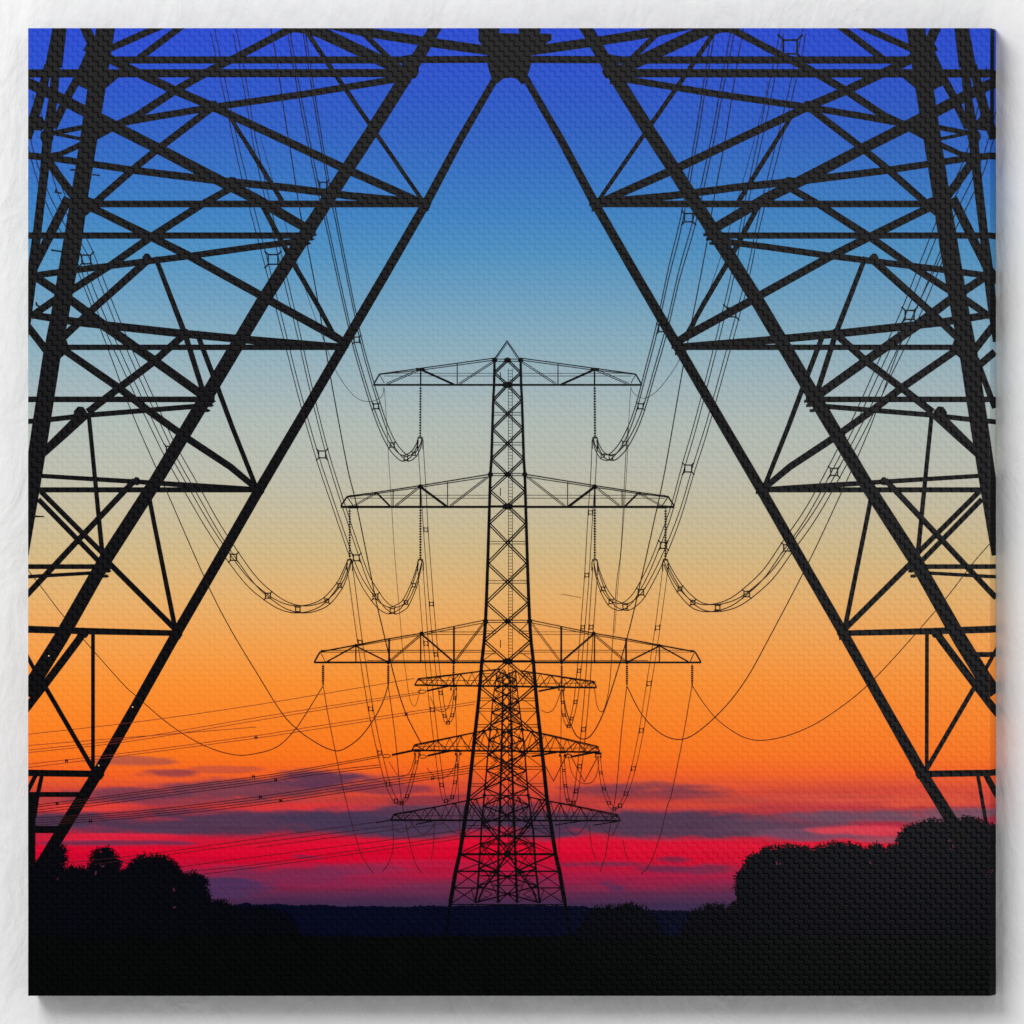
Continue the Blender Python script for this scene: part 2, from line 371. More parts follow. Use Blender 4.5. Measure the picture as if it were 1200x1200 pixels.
tree([(210, 1025), (222, 1025), (228, 1024), (236, 1029), (243, 1033), (240, 1040), (243, 1047), (245, 1054), (252, 1058), (258, 1056), (264, 1058), (268, 1063), (285, 1065), (305, 1066), (325, 1069), (338, 1076), (347, 1088), (352, 1100)], 1100,
     'printed tree sloping down to the far woodland on the left', 1.3, (.8, 2.2), 1.2, [(205, 1043, 2), (204, 1063, 1.5)])
tree([(676, 1100), (684, 1082), (692, 1069), (700, 1065), (715, 1064), (728, 1062), (737, 1060), (748, 1063), (757, 1068), (768, 1076), (778, 1100)], 1100, 'low printed thicket right of the middle pylon', 1.3, (.6, 1.6), .9)
tree([(796, 1100), (804, 1080), (810, 1069), (818, 1067), (826, 1064), (832, 1060), (838, 1062), (847, 1061), (851, 1066), (858, 1067)], 1100, 'small printed bush left of the big tree', 1.5, (.6, 1.5), .9)
tree([(852, 1072), (858, 1062), (864, 1056), (867, 1048), (862, 1041), (866, 1034), (863, 1028), (867, 1022), (872, 1019), (874, 1010), (880, 1004), (888, 1002), (893, 998), (900, 995)], 1100,
     'printed tree at the left end of the right hand trees', 1.5, (.8, 2.4), 1.3)
tree([(895, 996), (903, 995), (916, 994), (922, 992), (932, 992), (941, 994), (952, 996), (962, 993), (972, 990), (980, 989), (990, 991), (997, 989), (1006, 993), (1014, 996), (1024, 992),
      (1030, 990), (1034, 996), (1038, 997), (1044, 992)], 1100, 'long printed hedge of trees on the right', 1.6, (.8, 2.3), 1.2, [(912, 1012, 3), (1020, 1010, 2)])
tree([(1040, 997), (1046, 992), (1052, 990), (1053, 983), (1057, 976), (1062, 971), (1072, 968), (1080, 965), (1087, 962), (1097, 962), (1107, 963), (1112, 968), (1118, 964), (1126, 960), (1136, 959),
      (1145, 961), (1152, 964), (1160, 968), (1168, 971), (1175, 980)], 1100, 'tall printed tree at the right edge over the pylon foot', 1.5, (.9, 2.4), 1.2,
     [(1117, 992, 4), (1113, 985, 2), (1162, 1022, 3)])

# ---------------------------------------------------------------- nearest pylon
NP = empty('printed_pylon', ROOT, label='nearest printed pylon whose two lattice legs frame the whole picture')
hubpts = [(365, 60), (365, 165), (425, 255), (425, 325), (455, 430), (445, 452), (500, 468), (520, 446), (545, 431), (590, 425), (630, 433), (650, 450), (667, 476),
          (714, 448), (706, 430), (735, 325), (735, 253), (878, 160), (878, 118), (798, 115), (798, 60), (648, 60), (648, 115), (510, 112), (510, 60)]
a = Art(5); a.fill([(x/6+500, y/6+20) for x, y in hubpts]); a.build('hub_plate', NP, M_BLACK)
LEGS = [([(581, 91), (540, 162), (500, 237), (451, 322), (403, 404), (353, 490), (303, 575), (255, 659), (207, 742), (161, 824), (115, 905), (84, 955), (48, 1014)],
         [8, 9, 10.5, 11, 11.5, 11.5, 12, 12, 12, 12, 13, 14, 14]),
        ([(514, 26), (482, 80), (435, 155), (405, 201), (361, 270), (310, 350), (243, 463), (182, 565), (122, 658), (71, 748), (30, 814)],
         [14, 15, 15.5, 15.5, 16, 16, 16, 15.5, 16, 17, 18]),
        ([(125, 24), (113, 105), (106, 150), (94, 225), (84, 290), (70, 370), (61, 415), (48, 500), (38, 565), (24, 650)],
         [22, 21, 20.5, 20, 22, 21, 21, 21, 20, 19]),
        ([(71, 26), (63, 78)], [16, 20]),
        ([(57, 76), (44, 125), (31, 162)], [10, 11.5, 12]),
        ([(66, 76), (62, 117), (57, 150), (51.5, 205), (44, 268), (38, 318), (32, 372), (28, 400)], [10, 10.5, 12, 10.5, 10, 12, 10, 9])]
# name, points, width
BR = [('beam', [(122, 70.3), (470, 70.3)], 8.4), ('beam', [(20, 86), (470, 85.6)], 9.6), ('beam', [(470, 70), (575, 69.6)], 8.2),
      ('beam', [(104, 239), (495, 239)], 8), ('beam', [(20, 276), (362, 276)], 7.4), ('beam', [(66, 407), (400, 407)], 6.4),
      ('beam', [(20, 468), (243, 468)], 6.6), ('beam', [(46, 574), (303, 574)], 6), ('beam', [(20, 664), (124, 664)], 5.6), ('beam', [(20, 676.5), (124, 670.5)], 4.2),
      ('beam', [(20, 737), (107, 739.7), (207, 742)], [8.5, 7.6, 6.6]), ('beam', [(20, 905.5), (118, 907)], 7.6),
      ('brace', [(20, 181), (60, 185), (110, 192.5), (160, 200), (250, 211), (337, 220), (410, 229.5), (493, 237)], [8, 8, 8, 8.5, 9, 9, 9, 9]),
      ('brace', [(28, 325), (50, 321.5), (92, 316), (150, 309), (222, 300), (300, 289), (356, 282)], 7.6),
      ('brace', [(20, 366), (50, 371), (95, 378), (215, 391), (300, 399), (400, 406)], [8, 8.5, 9.5, 9.5, 9.5, 7]),
      ('brace', [(20, 495), (60, 491.5), (103, 486.5), (243, 475)], 6),
      ('brace', [(46, 557.5), (160, 564.5), (265, 571.5), (303, 574)], [5, 5.5, 6.5, 6]),
      ('brace', [(97, 26), (113, 62), (122, 80)], 12), ('brace', [(116, 63), (132, 55.5), (190, 30)], 8), ('brace', [(160, 71), (166, 66), (215, 29)], 8),
      ('brace', [(100, 54), (115, 62), (150, 80), (205, 106), (250, 125), (275, 137), (337, 166), (405, 198), (495, 238)], [11, 11, 10.5, 10, 10, 9.5, 9.5, 10, 9]),
      ('brace', [(345, 33.5), (337, 35.5), (275, 68), (250, 80.5), (207, 105), (160, 136), (122, 153)], [8, 8.5, 8.5, 9, 9, 9, 9]),
      ('brace', [(330, 33), (352, 33), (372, 36), (457, 76), (478, 88)], [8, 11, 14, 13, 13]),
      ('brace', [(370, 26), (425, 37), (500, 49), (578, 60)], [9, 11, 11, 11]), ('brace', [(420, 35), (430, 43), (460, 72)], 6.5),
      ('brace', [(360, 38), (390, 83), (435, 148), (495, 235)], [5.5, 5.5, 5.2, 4.6]),
      ('brace', [(130, 147), (145, 143.5), (175, 138), (250, 125.5), (355, 110.5), (475, 91)], 8),
      ('brace', [(246, 128), (187, 173), (160, 195), (112, 237)], 8.4),
      ('brace', [(22, 91), (35, 98), (70, 115), (120, 141), (187, 175), (250, 208), (300, 233), (360, 268)], [11, 12, 13, 13, 12.5, 13, 12, 11]),
      ('brace', [(110, 52), (97, 81), (80, 112), (62, 150)], 9.5),
      ('brace', [(57, 157), (98, 149)], 6), ('brace', [(66, 157), (96, 163)], 4), ('brace', [(56, 183), (72, 180), (98, 168)], [6, 6, 7]),
      ('brace', [(52, 182), (70, 208), (88, 232), (100, 250)], 10),
      ('brace', [(80, 232), (60, 272), (36, 322)], [11, 11, 9]),
      ('brace', [(95, 238), (115, 247), (175, 276.5), (222, 300), (300, 343), (310, 349), (390, 393), (400, 399)], [9.5, 9, 9.5, 9.5, 9.5, 9.5, 10, 9]),
      ('brace', [(275, 218), (235, 240.5), (178, 277), (130, 310.5), (87, 338), (62, 353), (36, 371)], [8, 8.5, 9, 8.5, 8.5, 8.5, 8]),
      ('brace', [(174, 304), (107, 364), (70, 399)], [9, 8.5, 9]),
      ('brace', [(38, 322), (47, 328), (85, 353), (120, 380), (180, 422), (240, 465)], [9, 9.5, 10, 11.5, 10.5, 10]),
      ('brace', [(72, 408), (140, 455), (175, 482), (217, 512), (270, 547), (300, 572)], [8.5, 9, 8.5, 8.5, 8, 7]),
      ('brace', [(217, 391), (180, 424), (135, 458), (103, 483)], 8.6), ('brace', [(99, 485), (76, 507), (44, 537)], [13, 11.5, 9]),
      ('brace', [(182, 301), (217, 392), (239, 462)], [5.5, 6.5, 6.2]), ('brace', [(230, 388), (252, 446), (272, 500), (299, 568)], [6, 6, 5.6, 5.4]),
      ('brace', [(270, 138), (300, 186), (332, 238)], [4.6, 5.4, 5.6]), ('brace', [(305, 236), (330, 283), (347, 314), (372, 357), (390, 390)], [6, 6, 6, 5.8, 5.4]),
      ('brace', [(104, 486), (110, 547), (120, 650)], [5, 5, 5.6]),
      ('brace', [(48, 576), (122, 650)], 6), ('brace', [(45, 585), (118, 660)], 6),
      ('brace', [(158, 562.5), (117, 606), (90, 634.5), (57, 670), (28, 701)], 6.8),
      ('brace', [(173, 573), (180, 610), (205, 735)], [5.2, 5.2, 5.6]), ('brace', [(128, 660), (205, 737)], 6.6),
      ('brace', [(109, 736), (109, 905)], 4.4), ('brace', [(97, 742), (92, 750), (52, 803), (25, 838)], 9),
      ('brace', [(52, 803), (110, 903)], 5.4), ('brace', [(24, 755), (44, 791)], 4.6),
      ('brace', [(24, 372), (40, 392), (60, 418)], 9)]
GUS = [(482, 83, 9), (361, 270, 9.5), (243, 467, 9), (123, 662, 8.5), (497, 240, 7.5), (402, 404, 7), (303, 574, 7), (207, 742, 7), (115, 906, 7.5),
       (250, 125, 6.5), (172, 303, 5.5), (217, 391, 5.5), (94, 485, 8), (160, 564, 4.5), (272, 216, 8), (99, 743, 4.5), (106, 240, 7), (55, 160, 8), (45, 145, 8)]
GTRI = [[(110, 88), (141, 89), (122, 105), (108, 106)], [(108, 126), (120, 133), (139, 143), (132, 154), (113, 164), (98, 150)], [(96, 228), (117, 236), (112, 244), (99, 254), (90, 250)],
        [(92, 100), (100, 62), (112, 60), (112, 110)], [(66, 400), (76, 393), (82, 410), (66, 424)], [(470, 66), (492, 62), (488, 88), (474, 98)]]
BOLT = [(482, 90), (484, 86), (478, 97), (368, 275), (365, 280), (361, 285), (499, 246), (502, 239.5), (405, 407), (401, 414), (306, 577), (249.5, 470), (247, 475), (243, 481),
        (247, 463), (210.5, 741.5), (208, 748), (117.5, 906), (113, 914), (127, 669), (124.5, 675)]
def half(tr, extra=()):
    for p, w_ in LEGS: stroke('leg', NP, 6, tr(p), w_)
    for n_, p, w_ in list(BR)+list(extra): stroke(n_, NP, 5, tr(p), w_)
    for x, y, r in GUS:
        a = Art(6); (x, y), = tr([(x, y)])
        a.poly([(x+r*math.cos(t), y+r*1.15*math.sin(t)) for t in (0.3, 1.1, 2.2, 2.9, 3.5, 4.4, 5.2, 6.0)]); a.build('gusset_plate', NP, M_BLACK)
    for g_ in GTRI:
        a = Art(6); a.poly(tr(g_)); a.build('gusset_plate', NP, M_BLACK)
    for x, y in BOLT:
        a = Art(6); (x, y), = tr([(x, y)]); a.poly([(x-4, y-1.6), (x+2.2, y-1.0), (x+3.8, y+.2), (x+2, y+1.2), (x-4, y+2)]); a.dot(x, y, 2.2, 6); a.build('bolt', NP, M_BLACK)
half(lambda p: p, [('beam', [(30, 931), (98, 931)], 5.8), ('beam', [(38, 972), (80, 972)], 8.2), ('brace', [(42, 908), (30, 932)], 5), ('brace', [(49, 909), (44, 932), (38, 958)], [4.6, 5, 9]),
                   ('leg', [(37, 930), (37, 1016)], 9)])
def mr(p): return [(1195.0-q[0]+(q[1]-400)*-0.002+1.0, q[1]) for q in p]
half(mr, [('beam', [(57, 767), (20, 767)], 6), ('brace', [(41, 905), (26, 934)], 7), ('brace', [(49.5, 906), (38, 972)], 4.2), ('brace', [(34, 20), (34, 150)], 4.5),
          ('brace', [(26, 330), (40, 310)], 9), ('brace', [(62, 440), (30, 412)], 8.5), ('brace', [(52, 420), (30, 478)], 7)])
a = Art(7)
for x, y in ((57.3, 768.5), (155.5, 828.5), (115.8, 897), (1039, 827.5), (1078, 896), (1099.5, 933.5)): a.dot(x, y, 0.9, 8)
a.build('bolt_hole', NP, M_HOLE)
# step bolts on the left leg
a = Art(5); a.line([(108, 204.5), (117, 205.5)], 1.4); a.line([(41, 605), (52, 605.4)], [2, 1]); a.line([(42.5, 354), (43, 357.5), (46, 359), (53, 360)], 1.8); a.line([(60, 293), (74, 295)], 1.8)
a.line([(82, 199), (88, 199)], 1.8); a.line([(66, 221), (65, 225), (72, 226.5)], 1.8); a.build('step_bolt', NP, M_BLACK)

# ---------------------------------------------------------------- middle pylon
MM = 1189.7
CP = empty('printed_pylon', ROOT, label='middle printed pylon standing complete with three crossarms')
LX = [(421, 579.6), (451, 579), (469, 578), (502, 577), (537, 576), (557, 574.6), (593, 573.6), (659, 571.6), (705, 570), (728, 569), (751, 567.4), (776, 564.6), (803, 562.5),
      (830, 560), (866, 556), (900, 552.4), (937, 548.6), (961, 544.9), (980, 542.0), (1001, 538.7), (1021, 534), (1057, 528)]
def lx(y): return float(np.interp(y, [p[0] for p in LX], [p[1] for p in LX]))
lp = [(x, y) for y, x in LX]; lw = [2.7+(y-421)/640*2.1 for y, x in LX]
stroke('leg', CP, 4, lp, lw); stroke('leg', CP, 4, mir(lp, MM), lw)
for f_ in ([(528, 1057), (522, 1097)], [(662, 1057), (667.5, 1097)]): stroke('footing', CP, 4, f_, 3.4, M_TREE)
def both(a, fn):
    fn(a, lambda p: [tuple(q) for q in p]); fn(a, lambda p: mir(p, MM))
a = Art(3); cx = MM/2
side = [437, 469, 502.5, 538, 575, 613.5, 660, 706, 751, 804, 866, 937]; cen = [422, 451, 485, 520, 556, 593, 636, 682, 728, 775, 832, 900, 998]
def xb(a, tr):
    for i, sy in enumerate(side):
        sp = 1.9+(sy-437)/500*1.2
        a.dbl(*tr([(cx, cen[i]), (lx(sy), sy)]), sp, 1.35); a.dbl(*tr([(lx(sy), sy), (cx, cen[i+1])]), sp, 1.35)
    for y in (485, 520, 636, 682, 832, 900):
        p = tr([(lx(y), y-1.6), (cx, y-1.6)]); a.line(p, 0.6); a.line([(q[0], q[1]+3) for q in p], 0.6)
    for i in range(8, 12):     # secondary bracing in the wide panels
        s0, c0, c1 = side[i], cen[i], cen[i+1]
        for cy in (c0, c1):
            my = (s0+cy)/2; mx_ = (lx(s0)+cx)/2
            a.line(tr([(mx_, my), (lx(cy if cy != 998 else 980), cy if cy != 998 else 980)]), 0.7); a.line(tr([(mx_, my), (lx(my), my)]), 0.7)
            a.line(tr([(mx_, my+3), (lx(my), my+3)]), 0.6)
    a.line(tr([(lx(980), 980), (cx, 980)]), 1.8); a.line(tr([(lx(1001), 1001), (cx, 1001)]), 2.6)
    a.line(tr([(lx(1021), 1021), (581, 1021)]), 1.8); a.line(tr([(lx(1040), 1040.5), (568, 1040.5)]), 1.4)
    a.line(tr([(540, 1001.5), (565, 1012), (584, 1021)]), 1.9)
    a.line(tr([(cx, 1000), (578, 1027), (566, 1042), (560, 1057)]), 1.9)
    a.line(tr([(535, 1021), (567, 1041)]), 1); a.line(tr([(565, 1011), (536, 1021)]), .9); a.line(tr([(560, 1021), (532, 1040.5)]), .9)
    a.line(tr([(532, 1041), (557, 1057)]), 1); a.line(tr([(556, 1041), (530, 1058)]), 1); a.line(tr([(552, 1041), (557, 1057)]), .8)
    a.line(tr([(542.5, 998), (565, 987)]), 1.0); a.line(tr([(543, 1001), (568, 990)]), .7)
    a.line(tr([(lx(980), 980), (560, 961)]), .8); a.line(tr([(528, 1060), (cx, 1060)]), 1)
both(a, xb)
for y in (451, 593.5, 775): a.line([(lx(y), y), (MM-lx(y), y)], 2.8); a.poly([(cx-6, y-1.5), (cx-2.5, y-3.6), (cx+2.5, y-3.6), (cx+6, y-1.5), (cx+6, y+1.5), (cx+2.5, y+3.6), (cx-2.5, y+3.6), (cx-6, y+1.5)])
for y in (422, 556, 728): a.line([(lx(y), y-1.2), (MM-lx(y), y-1.2)], 0.9); a.line([(lx(y), y+1.4), (MM-lx(y), y+1.4)], 0.9); a.poly([(cx-4, y-1.5), (cx-1.5, y-3), (cx+1.5, y-3), (cx+4, y-1.5), (cx+4, y+1.5), (cx+1.5, y+3), (cx-1.5, y+3), (cx-4, y+1.5)])
for y in (422, 556, 728):
    for sx in (lx(y), MM-lx(y)): a.dot(sx, y, 3.2, 8)
a.dot(cx, 1000, 4.5, 8); a.dot(581, 1021, 3, 8); a.dot(MM-581, 1021, 3, 8)
for y in (436, 572, 750): a.line([(586.5, y), (586.5, y+9)], .9)
a.build('bracing', CP, M_BLACK)
a = Art(3); a.line([(580, 420), (594.2, 399.5), (609, 421)], 1.4); a.line([(582, 420), (594.5, 402)], .6); a.line([(606, 420), (594.5, 402)], .6); a.build('peak', CP, M_BLACK)
a = Art(2); a.line([(595.6, 432), (596, 995)], .5); a.line([(600.4, 432), (600.8, 995)], .5)
y = 434
while y < 995: a.line([(595.6, y), (600.6, y)], .4); y += 3.7
a.build('ladder', CP, M_WIRE)
def mast_only(a, tr, arm):
    L = lambda p, w_: a.line(tr(p), w_)
    D = lambda p, sp=1.7, w_=.75: a.dbl(*tr(p), sp, w_)
    if arm == 1:
        L([(437.6, 451), (579, 451)], 2.1); L([(437.8, 450.6), (444.6, 438.6)], 1.6); L([(444.6, 438.2), (492.4, 431.6), (579.5, 419.6)], 1.1); L([(444.6, 438.8), (492.4, 433.8), (579.5, 422)], .9)
        L([(450, 437.4), (579, 437.4)], .5); L([(450, 440.6), (579, 440.6)], .5); L([(444.6, 438.6), (450.4, 449)], .7)
        D([(453, 450), (491, 433.6)]); L([(493, 433), (532, 450.5)], 2.4); D([(538, 450), (578, 424)]); L([(535.8, 426), (535.8, 450)], 1); L([(493, 432), (493, 451)], 1.6)
        L([(487.5, 432.8), (497.5, 432.8)], 3.2)
    if arm == 2:
        L([(399.3, 594), (573, 594)], 2.6); L([(399.5, 593), (406.6, 582)], 1.8); L([(406.6, 581.6), (440.5, 577), (492.7, 569), (575, 555.6)], 1.2); L([(406.6, 582.6), (440.5, 578.6), (492.7, 571), (575, 558.4)], .9)
        L([(410, 580.3), (573, 580.3)], .5); L([(410, 583.8), (573, 583.8)], .5); L([(407, 582.5), (414, 593)], 1)
        D([(415, 592.5), (440, 578.5)], 1.5, .6); L([(442, 578), (458, 594)], 2); L([(460.7, 574), (460.7, 594)], 1); D([(463.4, 593), (491, 571)]); L([(493.5, 571), (523.5, 593.5)], 2.8)
        L([(492.7, 570), (492.7, 594)], 1.8); L([(524.5, 565), (524.5, 593)], .9); D([(527.6, 593), (571.6, 559)])
        a.dot(*tr([(492.7, 570.3)])[0], 3, 8); a.dot(*tr([(440, 578)])[0], 1.8, 8); L([(408, 594), (420, 594)], 3.4)
    if arm == 3:
        L([(368, 776.2), (566, 776.2)], 2.0); L([(430, 774.2), (566, 774.2)], .6); L([(368.4, 775.6), (375, 764)], 1.7); L([(375, 763.8), (417, 756), (456, 748.4), (494, 742), (532, 734), (568, 726.6)], [1.5, 1.5, 1.2, 1.1, .9, .9])
        L([(417, 757.2), (494, 744), (568, 729.6)], .7); L([(456, 748), (456, 776)], 2); L([(417, 756), (417, 776)], 1.2); L([(493, 743), (493, 776)], 1.3); L([(532, 734), (532, 776)], 2)
        L([(376, 765), (381, 775)], .7); L([(383, 775.4), (417, 756.6)], 1.5); L([(417, 757), (453, 775)], 1.5); D([(458, 774), (493, 744)]); L([(494, 743), (530, 774)], 2); D([(534, 774), (567, 730)])
        L([(500, 740.4), (567, 740.4)], .5); L([(500, 743.4), (567, 743.4)], .5); L([(376, 762), (566, 762)], .6); L([(376, 764.2), (566, 764.2)], .6)
        a.dot(*tr([(494, 742.4)])[0], 2.6, 8); a.dot(*tr([(417, 756)])[0], 1.6, 8)
        for x in (455, 531.6): a.dot(*tr([(x, 776)])[0], 2.4, 8)
for arm in (1, 2, 3):
    a = Art(3); both(a, lambda a, tr: mast_only(a, tr, arm)); a.build('crossarm', CP, M_BLACK)
INS = []
def insul(x, y0, y1, cap=True, bw=2.6, x1=None):
    a = Art(3); x1 = x if x1 is None else x1
    a.line([(x, y0), (x1, y1)], 0.7)
    y = y0+3; st = 3.1 if cap else 2.4
    while y < y1-1:
        xx = x+(x1-x)*(y-y0)/(y1-y0); a.line([(xx-bw/2, y), (xx+bw/2, y)], 1.5); y += st
    if cap:
        a.line([(x1-3.3, y1+14), (x1-3.3, y1+4), (x1-2, y1+1), (x1+2, y1+1), (x1+3.3, y1+4), (x1+3.3, y1+14)], 1.15); a.line([(x1-3, y1+1), (x1+3, y1+1)], 1.6)
    else: a.line([(x1, y1), (x1, y1+4)], 1.6)
    a.build('insulator', CP, M_BLACK)
for m in (lambda x: x, lambda x: MM-x):
    sg = 1 if m(0) == 0 else -1
    insul(m(492.9), 452, 512, True, 2.6, m(492.4)); insul(m(409.7), 596, 655, True, 2.6, m(409.9)); insul(m(492.7), 595, 655, True)
    insul(m(378.6), 778, 799, False, 2.8); insul(m(455), 778, 799, False, 2.6); insul(m(531.5), 778, 799, False, 2.4)

# ---------------------------------------------------------------- the pylons far behind it
FP = empty('printed_pylon', ROOT, label='smaller printed pylon seen through the middle pylon with its own three crossarms')
LF = [(786, 583), (820, 577.5), (854.7, 574.7), (880, 572), (917, 569), (960, 565), (998, 562.6), (1043, 559.6), (1058, 556.7)]
RF = [(786, 604), (820, 607.5), (854.7, 612), (880, 614.7), (932, 619), (960, 622.7), (972, 624.7), (1015, 627.6), (1058, 632.5)]
def li(T, y): return float(np.interp(y, [p[0] for p in T], [p[1] for p in T]))
stroke('leg', FP, 2, [(x, y) for y, x in LF], [1.2, 1.3, 1.6, 1.7, 1.8, 2, 2.1, 2.4, 2.4]); stroke('leg', FP, 2, [(x, y) for y, x in RF], [1.2, 1.3, 1.6, 1.7, 1.8, 2, 2.1, 2.4, 2.4])
a = Art(2); yy = [786, 797, 808, 821, 835, 850, 867, 884, 903, 924, 944, 966, 990, 1018, 1038, 1058]
for y0, y1 in zip(yy[:-1], yy[1:]):
    a.line([(li(LF, y0), y0), (li(RF, y1), y1)], 1.4); a.line([(li(RF, y0), y0), (li(LF, y1), y1)], 1.4)
    for T in (LF, RF):
        xm = (li(LF, y0)+li(RF, y0))/2; ym = (y0+y1)/2; a.line([(li(T, y0), y0), ((li(T, ym)+xm)/2, ym), (li(T, y1), y1)], .8)
for y in (804, 854.7, 880, 932, 961, 988, 1026): a.line([(li(LF, y), y), (li(RF, y), y)], 1.0)
for y in (854.7, 932): a.dot(li(LF, y), y, 2.2); a.dot(li(RF, y), y, 2.2)
a.build('bracing', FP, M_BLACK)
GP = empty('printed_pylon', ROOT, label='most distant printed pylon, only its narrow mast visible inside the others')
LG = [(788, 589.5), (840, 588.7), (930, 586.4), (1001, 584), (1058, 583.6)]; RG = [(788, 597.5), (840, 598.7), (930, 601.2), (1001, 604), (1058, 606)]
stroke('leg', GP, 1, [(x, y) for y, x in LG], [1.4, 2, 2.4, 2.6, 2.6]); stroke('leg', GP, 1, [(x, y) for y, x in RG], [1.4, 2, 2.4, 2.6, 2.6])
a = Art(1); y = 788
while y < 1050:
    y1 = y+11+(y-788)*.035; a.line([(li(LG, y), y), (li(RG, y1), y1)], 1.2); a.line([(li(RG, y), y), (li(LG, y1), y1)], 1.2)
    a.line([(li(LG, y), y), (2*li(LG, y)-li(RG, y), (y+y1)/2), (li(LG, y1), y1)], .5); a.line([(li(RG, y), y), (2*li(RG, y)-li(LG, y), (y+y1)/2), (li(RG, y1), y1)], .5); y = y1
for y, xl, xr in ((961, 566, 624), (1021, 562, 628), (1026.5, 565, 625), (990, 567, 622), (1037.5, 575, 612)): a.line([(xl, y), (xr, y)], .9)
for (x0, y0, x1, y1) in ((563, 990, 586, 1022), (627, 990, 604, 1022), (575, 985, 563, 1012), (614, 985, 628, 1012), (570, 1022, 586, 1057), (620, 1022, 604, 1057), (576, 1022, 563, 1050), (612, 1022, 629, 1050), (563, 1000, 580, 985), (627, 1000, 610, 985)):
    a.line([(x0, y0), (x1, y1)], .8)
a.build('bracing', GP, M_BLACK)
def truss(a, tip, tipt, top, bot, n, w=.95):
    """lattice arm: tip (bottom corner), tipt (top corner), top chord, bottom chord end"""
    a.line([tip, bot], 2.0); a.line([tip, tipt], 1.4); a.line([tipt]+top, 1.5)
    T = [tipt]+top; tx = [p[0] for p in T]; ty = [p[1] for p in T]
    if tx[0] > tx[-1]: tx, ty = tx[::-1], ty[::-1]
    f = lambda x: float(np.interp(x, tx, ty)); g = lambda x: tip[1]+(bot[1]-tip[1])*(x-tip[0])/(bot[0]-tip[0])
    X = [tipt[0]+(bot[0]-tipt[0])*(i/n)**1.05 for i in range(n+1)]
    for i in range(n):
        x0, x1 = X[i], X[i+1]
        p = [(x0, g(x0)), (x1, f(x1))] if i % 2 else [(x0, f(x0)), (x1, g(x1))]
        q = [(x0+2, f(x0)), ((x0+x1)/2+2, g(x0))] ; r = [((x0+x1)/2+2, g(x0)), (x1+2, f(x1))]
        a.line(p, w); a.line(q, w*.6); a.line(r, w*.6)
    ym = f(X[0])*.0+(tip[1]+tipt[1])/2-1; a.line([(tipt[0], tipt[1]+2), (bot[0], tipt[1]+2)], .5)
    a.line([(tipt[0], tipt[1]+1.6), top[-1]], .5)
for A in (((486, 802.8), (490, 795.4), [(586, 784)], (590, 804.2)), ((699, 805.8), (696, 798.6), [(610, 786)], (590, 804.2)),
          ((482.7, 879.4), (486, 872.7), [(541, 861.6), (574.7, 854.7)], (595, 880)), ((702.7, 881.4), (700, 874.6), [(647, 862), (612, 854.7)], (595, 880)),
          ((458, 961), (462, 954), [(509, 946), (568, 934)], (595, 961.4)), ((727, 961.8), (723, 954.7), [(666, 942.7), (642, 938.7), (620, 934)], (595, 961.4))):
    a = Art(1); truss(a, *A, 8 if A[0][1] < 950 else 11); a.build('crossarm', FP, M_BLACK)
a = Art(2)
for p, w_ in (([(500, 809.6), (528, 803.4), (536, 803.6)], 1.9), ([(459.3, 884.7), (486.7, 878.9), (492, 879)], 2.2), ([(501, 885.6), (526.7, 880), (538, 879)], 2.2), ([(440, 964), (458.7, 960.7)], 1.3),
              ([(670, 886.7), (697, 881.4), (702, 881)], 2.2), ([(623, 886.4), (657, 880.6)], 2.0), ([(631, 810), (659, 804.6)], 1.9), ([(487, 966), (509, 961.5)], 1.2), ([(695, 967), (724, 962.5)], 1.1), ([(650, 967), (688, 961)], 1.1)):
    a = Art(2); a.line(p, w_); a.build('insulator', FP, M_BLACK)
for x, y in ((531.5, 804), (489, 880), (537, 880), (658, 804.5), (701, 883), (659, 881.5)): a = Art(2); a.line([(x-4, y), (x+4, y)], 2.4); a.line([(x-3, y+2), (x-3, y+5)], 1.6); a.line([(x+3, y+2), (x+3, y+5)], 1.6); a.build('clamp', FP, M_BLACK)
a = Art(2)
for cx_, cy_ in ((453, 886), (495.5, 886.6), (494.5, 810.5), (666, 886)):
    a = Art(2); a.line([(cx_+4.6*math.cos(t*.524), cy_+2.0*math.sin(t*.524)) for t in range(13)], .7); a.build('grading_ring', FP, M_WIRE)
for p in ([(638.7, 897), (648.7, 915.3), (665, 883), (668.7, 885), (684.7, 916), (701, 886)],):
    a = Art(2); a.line(p, .9); a.build('insulator', FP, M_BLACK)
for p in ([(456, 893), (466, 908), (474.5, 909), (481, 903), (487, 883)], [(500, 900), (512, 912), (523, 910), (532, 900), (537, 884)], [(457, 970), (470, 975), (480, 970), (484, 962)],
          [(480, 962), (494, 977), (503, 973), (512, 962)], [(518, 962), (530, 974), (540, 977)], [(504, 816), (512, 832), (523, 832), (530, 815), (532, 806)],
          [(634, 832), (642, 835), (650, 829), (658, 808)], [(696, 804), (700, 828), (704.6, 834), (709, 828), (715, 795), (722, 690), (728, 640), (733, 540), (736, 500)],
          [(666, 886), (670, 905), (680, 917), (693, 917), (700, 905), (702, 886)], [(662, 968), (672, 978), (680, 975), (689, 963)], [(703, 966), (716, 979), (722, 970), (726, 962)],
          [(460, 961), (461, 990), (456, 1010), (448, 1022)], [(509, 964), (508, 990), (505, 1008)], [(690, 966), (693, 990), (698, 1008)], [(730, 984), (733, 1000), (737, 1010)]):
    a = Art(2); a.line(smooth(p, 4), .55); a.build('jumper_loop', FP, M_RED)

